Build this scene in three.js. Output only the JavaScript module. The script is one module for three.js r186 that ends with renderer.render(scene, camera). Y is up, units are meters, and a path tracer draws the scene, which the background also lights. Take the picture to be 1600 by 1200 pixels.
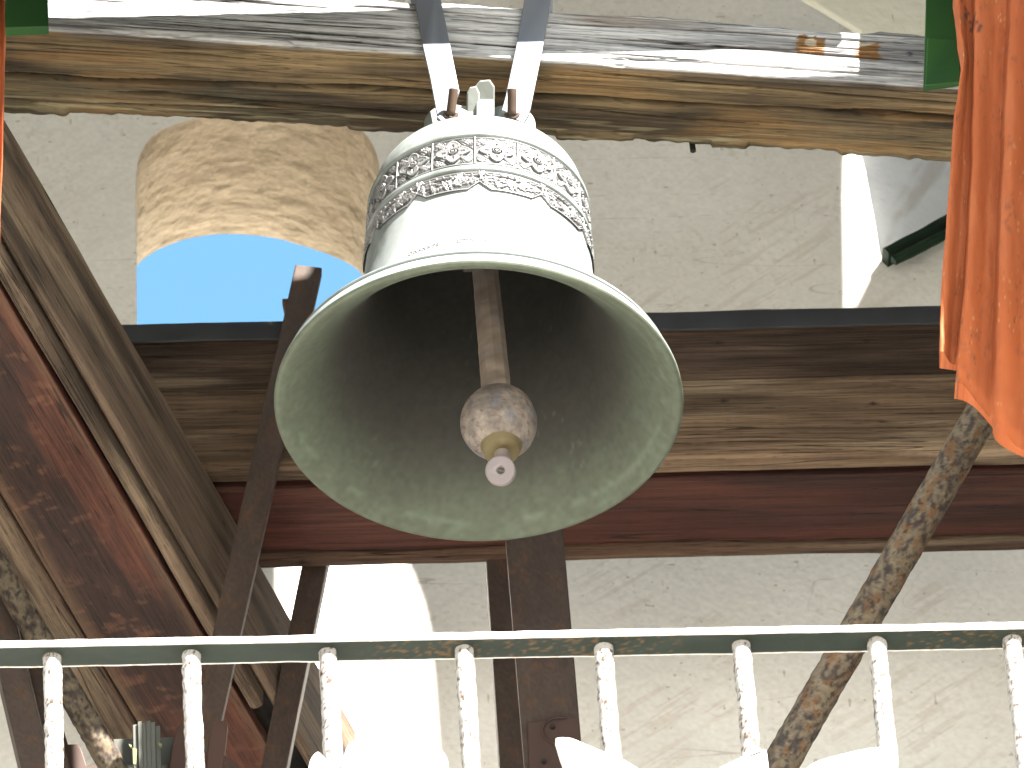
import * as THREE from 'three';
import { FontLoader } from 'three/addons/loaders/FontLoader.js';
import { TextGeometry } from 'three/addons/geometries/TextGeometry.js';
import { mergeGeometries } from 'three/addons/utils/BufferGeometryUtils.js';

// ---------------------------------------------------------------- camera, sky, sun, exposure
// The origin is the centre of the bell's mouth; the ground lies 15.24 m below it.
const V = (x, y, z) => new THREE.Vector3(x, y, z);
const scene = new THREE.Scene();
const EXPOSURE = 8.5, ELEV = 43 * Math.PI / 180, AZ = 3.5 * Math.PI / 180, DIST = 20, F = 16000, GROUND = -15.24;
const renderer = new THREE.WebGLRenderer({ antialias: true });
renderer.toneMapping = THREE.LinearToneMapping;
renderer.toneMappingExposure = EXPOSURE;
renderer.shadowMap.enabled = true;
const camera = new THREE.PerspectiveCamera(2 * Math.atan(600 / F) * 180 / Math.PI, 4 / 3, 0.5, 3000);
camera.position.set(-DIST * Math.cos(ELEV) * Math.sin(AZ), -DIST * Math.sin(ELEV), DIST * Math.cos(ELEV) * Math.cos(AZ));
camera.lookAt(0, 0, 0);
camera.rotateZ(-0.065);
camera.rotateY(-52 / F);
camera.rotateX(30 / F);
camera.updateMatrixWorld(true);
camera.focus = 19.9;
camera.userData.fStop = 13;
scene.add(camera);

const SUN = V(0.7, 1.0, 1.0);                     // towards the sun
const sun = new THREE.DirectionalLight(0xfff8ee, 5);
sun.position.copy(SUN).multiplyScalar(20);
sun.castShadow = true;
sun.shadow.mapSize.set(4096, 4096);
Object.assign(sun.shadow.camera, { left: -5, right: 5, top: 5, bottom: -5, near: 1, far: 80 });
scene.add(sun, sun.target);
{
  const w = 64, h = 256, d = new Float32Array(w * h * 4);
  for (let j = 0; j < h; j++) {
    const el = ((j + 0.5) / h - 0.5) * Math.PI, s = Math.max(0, Math.sin(el));
    const t = Math.pow(1 - s, 2.6);
    const c = [0.070 + 0.30 * t, 0.178 + 0.34 * t, 0.315 + 0.30 * t].map((x) => x * 0.40 * (el < 0 ? 0.6 : 1));
    for (let i = 0; i < w; i++) d.set([...c, 1], (j * w + i) * 4);
  }
  const sky = new THREE.DataTexture(d, w, h, THREE.RGBAFormat, THREE.FloatType);
  sky.mapping = THREE.EquirectangularReflectionMapping; sky.magFilter = THREE.LinearFilter; sky.needsUpdate = true;
  scene.background = sky; scene.environment = sky;
}

// ---------------------------------------------------------------- helpers
const HASH = (x, y, z) => { let h = Math.imul(x, 374761393) ^ Math.imul(y, 668265263) ^ Math.imul(z, 2147483647 - 1274126177); h = Math.imul(h ^ (h >>> 13), 1274126177); h ^= h >>> 16; return (h >>> 0) / 4294967296; };
const sm = (t) => t * t * (3 - 2 * t);
function N3(x, y, z = 0) {                         // value noise, 0..1
  const xi = Math.floor(x), yi = Math.floor(y), zi = Math.floor(z), u = sm(x - xi), v = sm(y - yi), w = sm(z - zi);
  const L = (a, b, t) => a + (b - a) * t;
  return L(L(L(HASH(xi, yi, zi), HASH(xi + 1, yi, zi), u), L(HASH(xi, yi + 1, zi), HASH(xi + 1, yi + 1, zi), u), v),
    L(L(HASH(xi, yi, zi + 1), HASH(xi + 1, yi, zi + 1), u), L(HASH(xi, yi + 1, zi + 1), HASH(xi + 1, yi + 1, zi + 1), u), v), w);
}
const fbm = (x, y, z = 0, o = 4) => { let s = 0, a = 0.5, n = 0; for (let i = 0; i < o; i++) { s += a * N3(x, y, z); n += a; a *= 0.5; x = x * 2.03 + 17.1; y = y * 2.03 + 5.3; z = z * 2.03 + 9.7; } return s / n; };
const clamp = (x, a = 0, b = 1) => Math.min(b, Math.max(a, x));
const step = (a, b, x) => sm(clamp((x - a) / (b - a)));
const mix = (a, b, t) => a.map((v, i) => v + (b[i] - v) * t);
const mul = (c, k) => c.map((v) => v * k);
let seed = 7;
const rnd = () => { seed = (Math.imul(seed, 1664525) + 1013904223) >>> 0; return seed / 4294967296; };

// the world point on the upright plane at depth z that a photo pixel (1600 x 1200) looks at
const ray = (x, y) => V((x - 800) / F, (600 - y) / F, -1).applyQuaternion(camera.quaternion);
function at(x, y, z) { const d = ray(x, y), k = (z - camera.position.z) / d.z; return camera.position.clone().addScaledVector(d, k); }
function atY(x, y, h) { const d = ray(x, y), k = (h - camera.position.y) / d.y; return camera.position.clone().addScaledVector(d, k); }

const names = {};
function numbered(n) { const k = names[n] = (names[n] ?? -1) + 1; return k ? `${n}_${String(k).padStart(3, '0')}` : n; }
function thing(name, label, category, pos = V(0, 0, 0), extra = {}) {
  const o = new THREE.Group(); o.name = numbered(name); o.position.copy(pos); o.userData = { label, category, ...extra }; scene.add(o); return o;
}
const inv = new THREE.Matrix4();
function part(name, geo, mat, parent, label) {     // geometry comes in world coordinates unless the parent sits at the origin unturned
  parent.updateMatrixWorld(true);
  inv.copy(parent.matrixWorld).invert(); geo.applyMatrix4(inv);
  const m = new THREE.Mesh(geo, mat); m.name = name; m.castShadow = m.receiveShadow = true;
  if (label) m.userData.label = label;
  parent.add(m); return m;
}
function local(name, geo, mat, parent) { const m = new THREE.Mesh(geo, mat); m.name = name; m.castShadow = m.receiveShadow = true; parent.add(m); return m; }
function struct(name, geo, mat) { const m = new THREE.Mesh(geo, mat); m.name = name; m.castShadow = m.receiveShadow = true; m.userData.kind = 'structure'; scene.add(m); return m; }

function grid(nu, nv, fn, { closeU = false } = {}) {   // fn(i, j) -> {p, c, uv}; faces seen with u to the right and v downwards
  const pos = [], col = [], uv = [], idx = [];
  for (let j = 0; j <= nv; j++) for (let i = 0; i <= nu; i++) { const q = fn(i, j); pos.push(q.p.x, q.p.y, q.p.z); col.push(...(q.c || [1, 1, 1])); uv.push(...(q.uv || [0, 0])); }
  for (let j = 0; j < nv; j++) for (let i = 0; i < nu; i++) { const a = j * (nu + 1) + i, b = a + 1, c = a + nu + 1, d = c + 1; idx.push(a, c, b, b, c, d); }
  return geom(pos, col, uv, idx);
}
function geom(pos, col, uv, idx) {
  const g = new THREE.BufferGeometry();
  g.setAttribute('position', new THREE.Float32BufferAttribute(pos, 3));
  g.setAttribute('color', new THREE.Float32BufferAttribute(col, 3));
  g.setAttribute('uv', new THREE.Float32BufferAttribute(uv, 2));
  g.setIndex(idx); g.computeVertexNormals(); return g;
}
function paint(g, fn) {                            // vertex colours from a function of the place
  const p = g.attributes.position, c = new Float32Array(p.count * 3);
  for (let i = 0; i < p.count; i++) c.set(fn(p.getX(i), p.getY(i), p.getZ(i)), i * 3);
  g.setAttribute('color', new THREE.BufferAttribute(c, 3)); return g;
}
function tex(w, h, fn, srgb) {
  const d = new Uint8Array(w * h * 4);
  for (let j = 0; j < h; j++) for (let i = 0; i < w; i++) { const c = fn((i + 0.5) / w, (j + 0.5) / h); for (let k = 0; k < 3; k++) { let v = clamp(c[k] ?? c[0]); if (srgb) v = v < 0.0031308 ? v * 12.92 : 1.055 * v ** (1 / 2.4) - 0.055; d[(j * w + i) * 4 + k] = v * 255; } d[(j * w + i) * 4 + 3] = 255; }
  const t = new THREE.DataTexture(d, w, h); t.wrapS = t.wrapT = THREE.RepeatWrapping; t.magFilter = THREE.LinearFilter; t.minFilter = THREE.LinearFilter; if (srgb) t.colorSpace = THREE.SRGBColorSpace; t.needsUpdate = true; return t;
}
const grainTex = tex(1536, 1024, (u, v) => {         // 2 m along the grain, 0.5 m across
  const t = u * 2, s = v * 0.5 + 0.008 * (N3(t * 2.1, v * 5, 3) - 0.5) + 0.004 * (N3(t * 7, v * 16, 5) - 0.5);
  const fib = 0.6 * N3(t * 7, s * 260, 1) + 0.4 * N3(t * 18, s * 620, 2), pore = step(0.66, 0.82, N3(t * 45, s * 800, 4));
  const g1 = Math.abs(fbm(t * 0.9, s * 42, 6, 3) - 0.5), gate = step(0.42, 0.6, N3(t * 2.4, s * 18, 9)), split = step(0.016, 0.004, g1) * gate;
  const g2 = Math.abs(fbm(t * 2.2, s * 120, 11, 2) - 0.5), hair = step(0.02, 0.006, g2) * step(0.5, 0.66, N3(t * 5, s * 40, 13));
  let x = 0.50 + 0.62 * fib - 0.22 * pore; x *= 0.8 + 0.4 * N3(t * 3, s * 30, 15); x = x + (0.10 - x) * 0.85 * split; x = x + (0.2 - x) * 0.7 * hair;
  return [x];
}, true);
grainTex.wrapS = grainTex.wrapT = THREE.MirroredRepeatWrapping;
const pitTex = tex(512, 512, (u, v) => [fbm(u * 40, v * 40, 2, 4)]);
const vc = (o = {}) => new THREE.MeshPhysicalMaterial({ vertexColors: true, roughness: 0.85, specularIntensity: 0.4, ...o });
grainTex.repeat.set(0.5, 2);
const grainBump = grainTex.clone(); grainBump.colorSpace = THREE.NoColorSpace; grainBump.needsUpdate = true;
const woodMat = vc({ map: grainTex, bumpMap: grainBump, bumpScale: 0.005, roughness: 0.9 });
const redMat = vc({ map: grainTex, bumpMap: grainBump, bumpScale: 0.002, roughness: 0.7 });

// a length of timber: rounded-rectangle section, fine enough on the seen faces to carry splits and wear
function timber({ o, X, Y, L, h, w, r = 0.008, res = 0.003, lres = 0.008, coarse = [2, 3], disp = () => 0, color, taper, uo = rnd() * 3 }) {
  X = X.clone().normalize(); const Z = new THREE.Vector3().crossVectors(X, Y).normalize(); Y = new THREE.Vector3().crossVectors(Z, X).normalize();
  const P = []; let s = 0;
  const run = (face, len, f) => { const n = Math.max(1, coarse.includes(face) ? 3 : Math.ceil(len / res)); for (let i = 0; i < n; i++) P.push({ face, a: i / n, s: s + len * i / n, ...f(i / n) }); s += len; };
  const arc = (face, y, z, a0) => { for (let i = 0; i < 4; i++) { const a = a0 - Math.PI / 2 * i / 4; P.push({ face, a: i < 2 ? 1 : 0, edge: 1, s: s + r * Math.PI / 2 * i / 4, y: y + r * Math.sin(a), z: z + r * Math.cos(a), ny: Math.sin(a), nz: Math.cos(a) }); } s += r * Math.PI / 2; };
  const hy = h / 2 - r, hz = w / 2 - r;
  run(0, h - 2 * r, (a) => ({ y: hy - a * 2 * hy, z: w / 2, ny: 0, nz: 1 })); arc(0, -hy, hz, 0);
  run(1, w - 2 * r, (a) => ({ y: -h / 2, z: hz - a * 2 * hz, ny: -1, nz: 0 })); arc(1, -hy, -hz, -Math.PI / 2);
  run(2, h - 2 * r, (a) => ({ y: -hy + a * 2 * hy, z: -w / 2, ny: 0, nz: -1 })); arc(2, hy, -hz, -Math.PI);
  run(3, w - 2 * r, (a) => ({ y: h / 2, z: -hz + a * 2 * hz, ny: 1, nz: 0 })); arc(3, hy, hz, -1.5 * Math.PI);
  const nu = P.length, nv = Math.ceil(L / lres), pos = [], col = [], uv = [], idx = [], q = V(0, 0, 0);
  for (let j = 0; j <= nv; j++) { const t = L * j / nv, tp = taper ? taper(t / L) : 1; for (let i = 0; i <= nu; i++) { const p = P[i % nu], d = disp(t, p); q.copy(o).addScaledVector(X, t).addScaledVector(Y, p.y + p.ny * d).addScaledVector(Z, w / 2 - (w / 2 - p.z) * tp + p.nz * d); pos.push(q.x, q.y, q.z); col.push(...color(t, p, d)); uv.push(t + uo, (i === nu ? s : p.s) + uo * 0.31); } }
  for (let j = 0; j < nv; j++) for (let i = 0; i < nu; i++) { const a = j * (nu + 1) + i, b = a + 1, c = a + nu + 1, e = c + 1; idx.push(a, b, c, b, e, c); }
  const g = geom(pos, col, uv, idx), ends = [];
  for (const [j, f] of [[0, 1], [nv, 0]]) {
    const c = o.clone().addScaledVector(X, L * j / nv), cp = [c.x, c.y, c.z], cc = [...mul(color(L * j / nv, { ...P[0], a: 0.5 }, 0), 0.8)], cu = [0, 0], ci = [];
    for (let i = 0; i <= nu; i++) { const k = (j * (nu + 1) + i) * 3; cp.push(pos[k], pos[k + 1], pos[k + 2]); cc.push(...mul(col.slice(k, k + 3), 0.8)); cu.push(P[i % nu].y, P[i % nu].z); if (i < nu) f ? ci.push(0, i + 2, i + 1) : ci.push(0, i + 1, i + 2); }
    ends.push(geom(cp, cc, cu, ci));
  }
  return mergeGeometries([g, ...ends]);
}
// a round bar between two points with its own uneven skin
function rod(a, b, r, { seg = 20, lres = 0.01, bump = 0, color = () => [0.3, 0.3, 0.3], r1 = r, cap = true } = {}) {
  const d = b.clone().sub(a), L = d.length(); d.normalize();
  const e = Math.abs(d.y) > 0.9 ? V(1, 0, 0) : V(0, 1, 0), u = new THREE.Vector3().crossVectors(d, e).normalize(), w = new THREE.Vector3().crossVectors(d, u);
  const nv = Math.max(2, Math.ceil(L / lres)), rows = [];
  if (cap) rows.push([0, 0], [0, 0.55], [0.0, 0.85]);
  for (let j = 0; j <= nv; j++) rows.push([clamp(j / nv, cap ? 0.12 * r / L : 0, 1), 1]);
  if (cap) rows.push([1, 0.6], [1, 0]);
  return grid(seg, rows.length - 1, (i, j) => {
    const th = -i / seg * 2 * Math.PI, [t, k] = rows[j], c = Math.cos(th), s = Math.sin(th);
    const n = bump ? (fbm(c * r * 60 + 5, s * r * 60, t * L * 60 + a.x * 31) - 0.5) * 2 * bump : 0, R = (r + (r1 - r) * t + n) * k;
    const p = a.clone().addScaledVector(d, t * L).addScaledVector(u, c * R).addScaledVector(w, s * R);
    return { p, c: color(p, n), uv: [t * L, i / seg * 0.1] };
  });
}
// a plate cut to a photo outline at depth z, with real thickness and a bevelled edge
function plate(px, z, thick, bevel = 0.003, holes = [], smooth = false) {
  const pts = px.map(([x, y]) => { const p = at(x, y, z); return new THREE.Vector2(p.x, p.y); });
  const mk = (S, a) => { if (smooth) { S.moveTo(a[0].x, a[0].y); S.splineThru([...a.slice(1), a[0]]); } else S.setFromPoints(a); return S; };
  const S = mk(new THREE.Shape(), pts);
  const g = new THREE.ExtrudeGeometry(S, { depth: thick - 2 * bevel, bevelEnabled: bevel > 0, bevelThickness: bevel, bevelSize: bevel, bevelOffset: -bevel, bevelSegments: 3, curveSegments: 6 });
  g.translate(0, 0, z - thick + bevel); return g;
}
function lathe(prof, seg, colorFn, sub = 6) {
  const c = new THREE.SplineCurve(prof.map((p) => new THREE.Vector2(p[0], p[1]))), pts = c.getPoints(prof.length * sub);
  return grid(seg, pts.length - 1, (i, j) => { const a = i / seg * 2 * Math.PI, r = Math.max(0, pts[j].x), y = pts[j].y; const p = V(Math.sin(a) * r, y, Math.cos(a) * r); return { p, c: colorFn(p, j / (pts.length - 1)), uv: [a * 0.3, y] }; });
}
const bx = (x0, x1, y0, y1, z0, z1) => new THREE.BoxGeometry(x1 - x0, y1 - y0, z1 - z0).translate((x0 + x1) / 2, (y0 + y1) / 2, (z0 + z1) / 2);

// ---------------------------------------------------------------- ground and tower
const groundTex = tex(512, 512, (u, v) => { const n = fbm(u * 30, v * 30, 3, 5); return mix([0.34, 0.32, 0.28], [0.52, 0.49, 0.43], n); }, true);
groundTex.repeat.set(120, 120);
struct('ground', new THREE.PlaneGeometry(900, 900).rotateX(-Math.PI / 2).translate(0, GROUND, 0), new THREE.MeshStandardMaterial({ map: groundTex, roughness: 1 }));

const WZ = -1.7, WF = -2.05;                       // inner and outer face of the back wall
const plasterTone = (x, y) => {                     // limewash: mottled, with old trowel streaks, hairlines and brown stains
  let c = mix([0.94, 0.93, 0.895], [0.88, 0.865, 0.825], step(0.25, 0.78, fbm(x * 5, y * 5, 2, 4)));
  c = mul(c, 0.95 + 0.09 * N3(x * 130, y * 130, 4) + 0.03 * (N3(x * 420, y * 420, 5) - 0.5));
  const a = x * 0.80 + y * 0.6, b = -x * 0.6 + y * 0.80, right = 0.25 + 0.75 * step(-0.1, 0.5, x);
  const st = step(0.55, 0.72, 0.6 * N3(a * 9, b * 70, 5) + 0.4 * N3(a * 24, b * 190, 6)) * step(0.45, 0.7, fbm(x * 7, y * 7, 12, 2));
  c = mix(c, [0.56, 0.47, 0.37], 0.26 * st * right);
  c = mix(c, [0.55, 0.48, 0.39], 0.22 * step(0.74, 0.9, N3(x * 95, y * 95, 9)) * step(0.5, 0.75, N3(x * 9, y * 9, 3)));
  const cr = Math.abs(fbm(x * 0.9 + 3, y * 11, 8, 3) - 0.5), cr2 = Math.abs(fbm(a * 3 + 7, b * 8, 18, 3) - 0.5);
  c = mix(c, [0.40, 0.31, 0.24], 0.4 * step(0.0035, 0.001, cr) * step(0.52, 0.66, N3(x * 4, y * 4, 21)));
  c = mix(c, [0.42, 0.33, 0.26], 0.22 * step(0.004, 0.001, cr2) * step(0.5, 0.66, N3(x * 3, y * 5, 31)) * right);
  c = mix(c, [0.36, 0.29, 0.22], 0.5 * step(0.945, 0.975, N3(x * 60, y * 60, 41)));
  return c;
};
const TS = 2.6;
const plasterTex = tex(1536, 1536, (u, v) => plasterTone((u - 0.5) * TS, v * TS + 0.4), true);
plasterTex.wrapS = plasterTex.wrapT = THREE.MirroredRepeatWrapping;
const plasterBump = tex(1024, 1024, (u, v) => [0.5 * fbm(u * 14, v * 14, 1, 2) + 0.3 * N3(u * 90, v * 90, 4) + 0.2 * N3(u * 260, v * 260, 6)]);
const plaster = new THREE.MeshStandardMaterial({ map: plasterTex, bumpMap: plasterBump, bumpScale: 0.003, roughness: 0.95 });
const plasterV = vc({ roughness: 0.95, bumpMap: pitTex, bumpScale: 0.004 });
const plainPlaster = new THREE.MeshStandardMaterial({ color: new THREE.Color().setRGB(0.84, 0.83, 0.80), roughness: 0.95, bumpMap: pitTex, bumpScale: 0.002 });
const planarUV = (g) => { const p = g.attributes.position, u = g.attributes.uv; for (let i = 0; i < p.count; i++) u.setXY(i, p.getX(i) / TS + 0.5, (p.getY(i) - 0.4) / TS); return g; };

const tower = thing('bell_tower', 'white limewashed bell tower chamber with arched window behind the bell', 'bell tower');
const nearArch = [[214, 620], [214, 500], [213, 380], [214, 265], [222, 235], [245, 208], [290, 190], [340, 178], [400, 173], [470, 175], [530, 185], [566, 205], [588, 240], [594, 300], [596, 420], [598, 620]];
const farArch = [[203, 700], [205, 560], [206, 470], [208, 432], [218, 410], [245, 391], [290, 374], [345, 366], [430, 372], [500, 392], [555, 418], [578, 445], [584, 480], [587, 520], [590, 580], [592, 700]];
const spl = (px, z, n) => new THREE.CatmullRomCurve3(px.map(([x, y]) => at(x, y, z)), false, 'centripetal').getPoints(n);
const NA = 240, near = spl(nearArch, WZ, NA), far = spl(farArch, WF, NA);
const niche = [[1336, 90], [1340, 160], [1344, 235], [1352, 265], [1360, 310], [1368, 352], [1375, 398], [1388, 409], [1430, 385], [1476, 358], [1560, 312], [1560, 90]];
const nichePts = niche.map(([x, y]) => at(x, y, WZ));
{
  const loop = (a) => a.map((p) => new THREE.Vector2(p.x, p.y));
  const wob = (a, k) => a.map((p, i) => new THREE.Vector2(p.x + k * (fbm(i * 0.5, 3, 1, 2) - 0.5), p.y + k * (fbm(i * 0.5, 9, 1, 2) - 0.5)));
  const outer = [[-3, -2.2], [3, -2.2], [3, 5.2], [-3, 5.2]].map(([x, y]) => new THREE.Vector2(x, y));
  const S = new THREE.Shape(outer);
  S.holes.push(new THREE.Path(loop(near)), new THREE.Path(loop(nichePts)));
  const back = part('back_wall', planarUV(new THREE.ShapeGeometry(S)).translate(0, 0, WZ), plaster, tower);
  const S2 = new THREE.Shape(outer); S2.holes.push(new THREE.Path(loop(far)));
  part('outer_face', planarUV(new THREE.ShapeGeometry(S2)).translate(0, 0, WF), plainPlaster, tower);
  // the rough sandy reveal of the arch
  const nv = 110;
  part('arch_reveal', grid(NA, nv, (i, j) => {
    const t = j / nv, p = near[i].clone().lerp(far[i], t), e = step(0, 0.08, t);
    const n = near[i], k = (fbm(n.x * 7, n.y * 7 + 3, p.z * 9, 5) - 0.5) * 0.016 * e + (fbm(n.x * 34, n.y * 34, p.z * 70, 3) - 0.5) * 0.006 * e;
    const c0 = near[120]; const dir = V(p.x - c0.x, p.y - (c0.y - 0.3), 0).normalize(); p.addScaledVector(dir, k + 0.006 * (1 - e));
    const f = fbm(n.x * 5 + 9, n.y * 5, p.z * 7, 5), f2 = fbm(n.x * 22, n.y * 22, p.z * 50, 3);
    let c = mix([0.475, 0.39, 0.285], [0.41, 0.33, 0.235], step(0.34, 0.8, f)); c = mix(c, [0.54, 0.45, 0.345], 0.3 * step(0.45, 0.75, f2)); c = mul(c, 0.82 + 0.34 * N3(n.x * 190, n.y * 190, p.z * 260));
    return { p, c, uv: [i / NA * 0.8, t * 0.35] };
  }), vc({ roughness: 1, side: THREE.DoubleSide, bumpMap: pitTex, bumpScale: 0.012 }), tower, 'rough sand coloured plaster inside the arched window');
  // the recess on the right, with its own rounded edge
  const n = nichePts.length;
  part('recess_reveal', grid(n - 1, 4, (i, j) => ({ p: V(nichePts[i].x, nichePts[i].y, WZ - 0.04 * j / 4), c: [0.62, 0.60, 0.56], uv: [i * 0.1, j * 0.02] })), vc({ roughness: 0.95, side: THREE.DoubleSide }), tower);
  const q0 = at(1300, 480, WZ), q1 = at(1600, 20, WZ);
  part('recess_panel', grid(60, 60, (i, j) => { const x = q0.x + (q1.x - q0.x) * i / 60, y = q1.y + (q0.y - q1.y) * j / 60; let c = mix([0.82, 0.88, 0.95], [0.74, 0.79, 0.87], fbm(x * 6, y * 6, 2, 4)); const a = x * 0.5 + y * 0.9, b = -x * 0.9 + y * 0.5; c = mix(c, [0.46, 0.43, 0.42], 0.5 * step(0.62, 0.8, fbm(a * 6, b * 28, 3, 3))); return { p: V(x, y, WZ - 0.035), c, uv: [x, y] }; }), plasterV, tower, 'white panel set back in the wall, coloured bluish for sky light');  // sky light put into the colour: bluer and brighter base than the wall
  // front wall: open bay; unseen arched light, slot and hole shaped for sun patches
  const ZF = 0.5, ZI = 0.42;
  const lit = (x, y) => { const p = at(x, y, WZ), k = ZF - p.z; return new THREE.Vector2(p.x + SUN.x * k, p.y + SUN.y * k); };
  const a = [[684, 1260], [680, 1200], [672, 1080], [665, 990], [655, 945], [640, 905], [625, 870], [590, 820], [540, 780], [480, 765], [420, 790], [402, 860], [398, 1000]].map((q) => lit(...q));
  const low = 2.15 + ZI; // sill of the upper light
  const up = [new THREE.Vector2(a[0].x, low), ...a.filter((p) => p.y > low + 0.02), new THREE.Vector2(a[a.length - 1].x, low)];
  const litIn = (x, y, zs = WZ) => { const p = at(x, y, zs), k = ZI - p.z; return new THREE.Vector2(p.x + SUN.x * k, p.y + SUN.y * k); };
  const slot = [...[[1328, 130], [1326, 235], [1324, 310], [1326, 400], [1327, 500]].map((q) => litIn(...q)), ...[[1330, 478], [1349, 440], [1379, 392], [1374, 340], [1366, 300], [1352, 240], [1346, 130]].map((q) => lit(...q))];
  const spot = [[458, 402], [458, 431], [508, 422]].map((q) => litIn(...q, -0.82)); spot.push(new THREE.Vector2(spot[2].x + 0.056, spot[0].y + 0.14), new THREE.Vector2(spot[0].x, spot[0].y + 0.14));  // unseen hole added so that sun reaches the brace tip
  const F1 = new THREE.Shape([[-3, GROUND], [3, GROUND], [3, 6], [-3, 6]].map(([x, y]) => new THREE.Vector2(x, y)));
  F1.holes.push(new THREE.Path([[-1.3, -2.1], [1.12, -2.1], [1.12, 1.55], [-1.3, 1.55]].map(([x, y]) => new THREE.Vector2(x, y))), new THREE.Path(up), new THREE.Path(slot), new THREE.Path([spot[4], spot[1], spot[2], spot[3]]));
  part('front_wall', new THREE.ExtrudeGeometry(F1, { depth: ZF - ZI, bevelEnabled: false }).translate(0, 0, ZI), plainPlaster, tower);
  for (const s of [-1, 1]) part('side_wall', bx(s > 0 ? 3 : -3.25, s > 0 ? 3.25 : -3, GROUND, 6, WF, ZF), plainPlaster, tower);
  part('ceiling', bx(-3, 3, 5.2, 5.4, WF, ZI - 0.002), plainPlaster, tower);
  part('floor', bx(-3, 3, -2.3, -2.1, WF, 0.78), new THREE.MeshStandardMaterial({ color: new THREE.Color().setRGB(0.62, 0.61, 0.58), roughness: 0.95, bumpMap: pitTex, bumpScale: 0.003 }), tower);
  // cream springing of the vault at the upper right
  const pier = plate([[1262, -2], [1280, 8], [1345, 48], [1350, 90], [1560, 90], [1560, -330], [1180, -52]], -0.9, 0.02, 0.004);
  part('added_shade_block', bx(1.15, 1.8, -0.45, 1.25, ZF + 0.002, 1.02), plainPlaster, tower);  // unseen block added to keep the sun off the orange moulding
  part('vault_springing', paint(pier, (x, y, z) => mix([0.80, 0.79, 0.68], [0.50, 0.47, 0.36], step(0.66, 0.74, fbm(x * 45, y * 45, z * 20, 3)))), plasterV, tower, 'cream speckled springing of the vault');
}
{
  const bar = thing('green_rail', 'short dark green rail end sloping out of the white wall at right', 'rail', at(1388, 405, WZ + 0.02));
  const G = (p) => mix([0.012, 0.035, 0.02], [0.03, 0.06, 0.035], fbm(p.x * 30, p.y * 30, p.z * 30, 3));
  const A = at(1383, 403, WZ + 0.02), B = at(1545, 318, WZ + 0.02);
  part('board', timber({ o: A, X: B.clone().sub(A), Y: V(0, 1, 0), L: B.distanceTo(A), h: 0.022, w: 0.05, r: 0.004, res: 0.006, lres: 0.012, disp: (t, p) => (fbm(t * 20, p.s * 20, 3, 3) - 0.5) * 0.005, color: (t, p) => G(V(t, p.s, 0)) }), redMat, bar);
  part('roll', rod(at(1396, 408, WZ + 0.045), at(1550, 330, WZ + 0.045), 0.011, { bump: 0.003, color: G }), redMat, bar);
}

// ---------------------------------------------------------------- the old beam that carries the bell
const crackAt = (list, t, v, kind) => { let d = 0, k = 0; for (const c of list) { if (c.f !== kind || t < c.t0 || t > c.t1) continue; const e = clamp(Math.min(t - c.t0, c.t1 - t) / 0.12); const y = c.v0 + (c.v1 - c.v0) * (t - c.t0) / (c.t1 - c.t0) + (fbm(t * 5, c.s, 1, 3) - 0.5) * c.wob; const w = c.w * (0.35 + 1.3 * fbm(t * 7, c.s + 5, 2, 2)) * e, q = clamp(1 - Math.abs(v - y) / w); if (q > k) { k = q; d = c.d * e; } } return [d * Math.min(1, k * 1.8), Math.min(1, k * 1.8)]; };
const BZ = 0.077, bA = at(-60, 37, BZ), bB = at(1560, 141, BZ);
const bX = bB.clone().sub(bA).normalize(), bL = bB.distanceTo(bA), BH = 0.148, BW = 0.232;
const bY = V(-bX.y, bX.x, 0), bO = bA.clone().addScaledVector(bY, BH / 2).add(V(0, 0, -BW / 2));
const onBeam = (x, y) => { const p = at(x, y, BZ).sub(bO); return [p.dot(bX), p.dot(bY)]; };
const onUnder = (x, y) => { const o = bO.clone().addScaledVector(bY, -BH / 2); const d = ray(x, y); const k = o.clone().sub(camera.position).dot(bY) / d.dot(bY); const p = camera.position.clone().addScaledVector(d, k).sub(bO); return [p.dot(bX), p.z]; };
const bCracks = [];
const crk = (f, x0, y0, x1, y1, w, d, wob, s) => { const g = f ? onUnder : onBeam, [t0, v0] = g(x0, y0), [t1, v1] = g(x1, y1); bCracks.push({ f, t0, t1, v0, v1, w, d, wob, s }); };
crk(1, -60, 112, 1560, 190, 0.008, -0.028, 0.025, 3); crk(1, 150, 140, 700, 186, 0.006, -0.02, 0.02, 8); crk(1, 180, 78, 420, 96, 0.003, -0.01, 0.012, 14);
crk(1, 820, 170, 1200, 205, 0.003, -0.012, 0.02, 19); crk(1, 880, 112, 1540, 170, 0.003, -0.012, 0.012, 23); crk(1, 60, 158, 520, 176, 0.002, -0.008, 0.012, 27);
for (let i = 0; i < 34; i++) { const x = -60 + rnd() * 1350, l = 120 + rnd() * 420, ty = 0.08 + 0.86 * rnd(), y0 = (37 + (x + 60) * 0.064) - ty * 84; crk(0, x, y0, x + l, y0 + l * 0.064 + (rnd() - 0.5) * 8, 0.0012 + 0.0018 * rnd(), -0.004 - 0.005 * rnd(), 0.008, 40 + i * 3); }
crk(0, 900, 56, 1440, 96, 0.0028, -0.011, 0.008, 7); crk(0, 230, 35, 660, 62, 0.0028, -0.01, 0.008, 5); crk(0, 930, 86, 1440, 120, 0.003, -0.012, 0.006, 9);
const stainA = [...onBeam(1246, 56), ...onBeam(1287, 84)], stainB = [...onBeam(1340, 64), ...onBeam(1374, 94)];
const beam = thing('bell_beam', 'weathered grey split timber beam that the bell hangs from', 'beam', bO);
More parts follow.
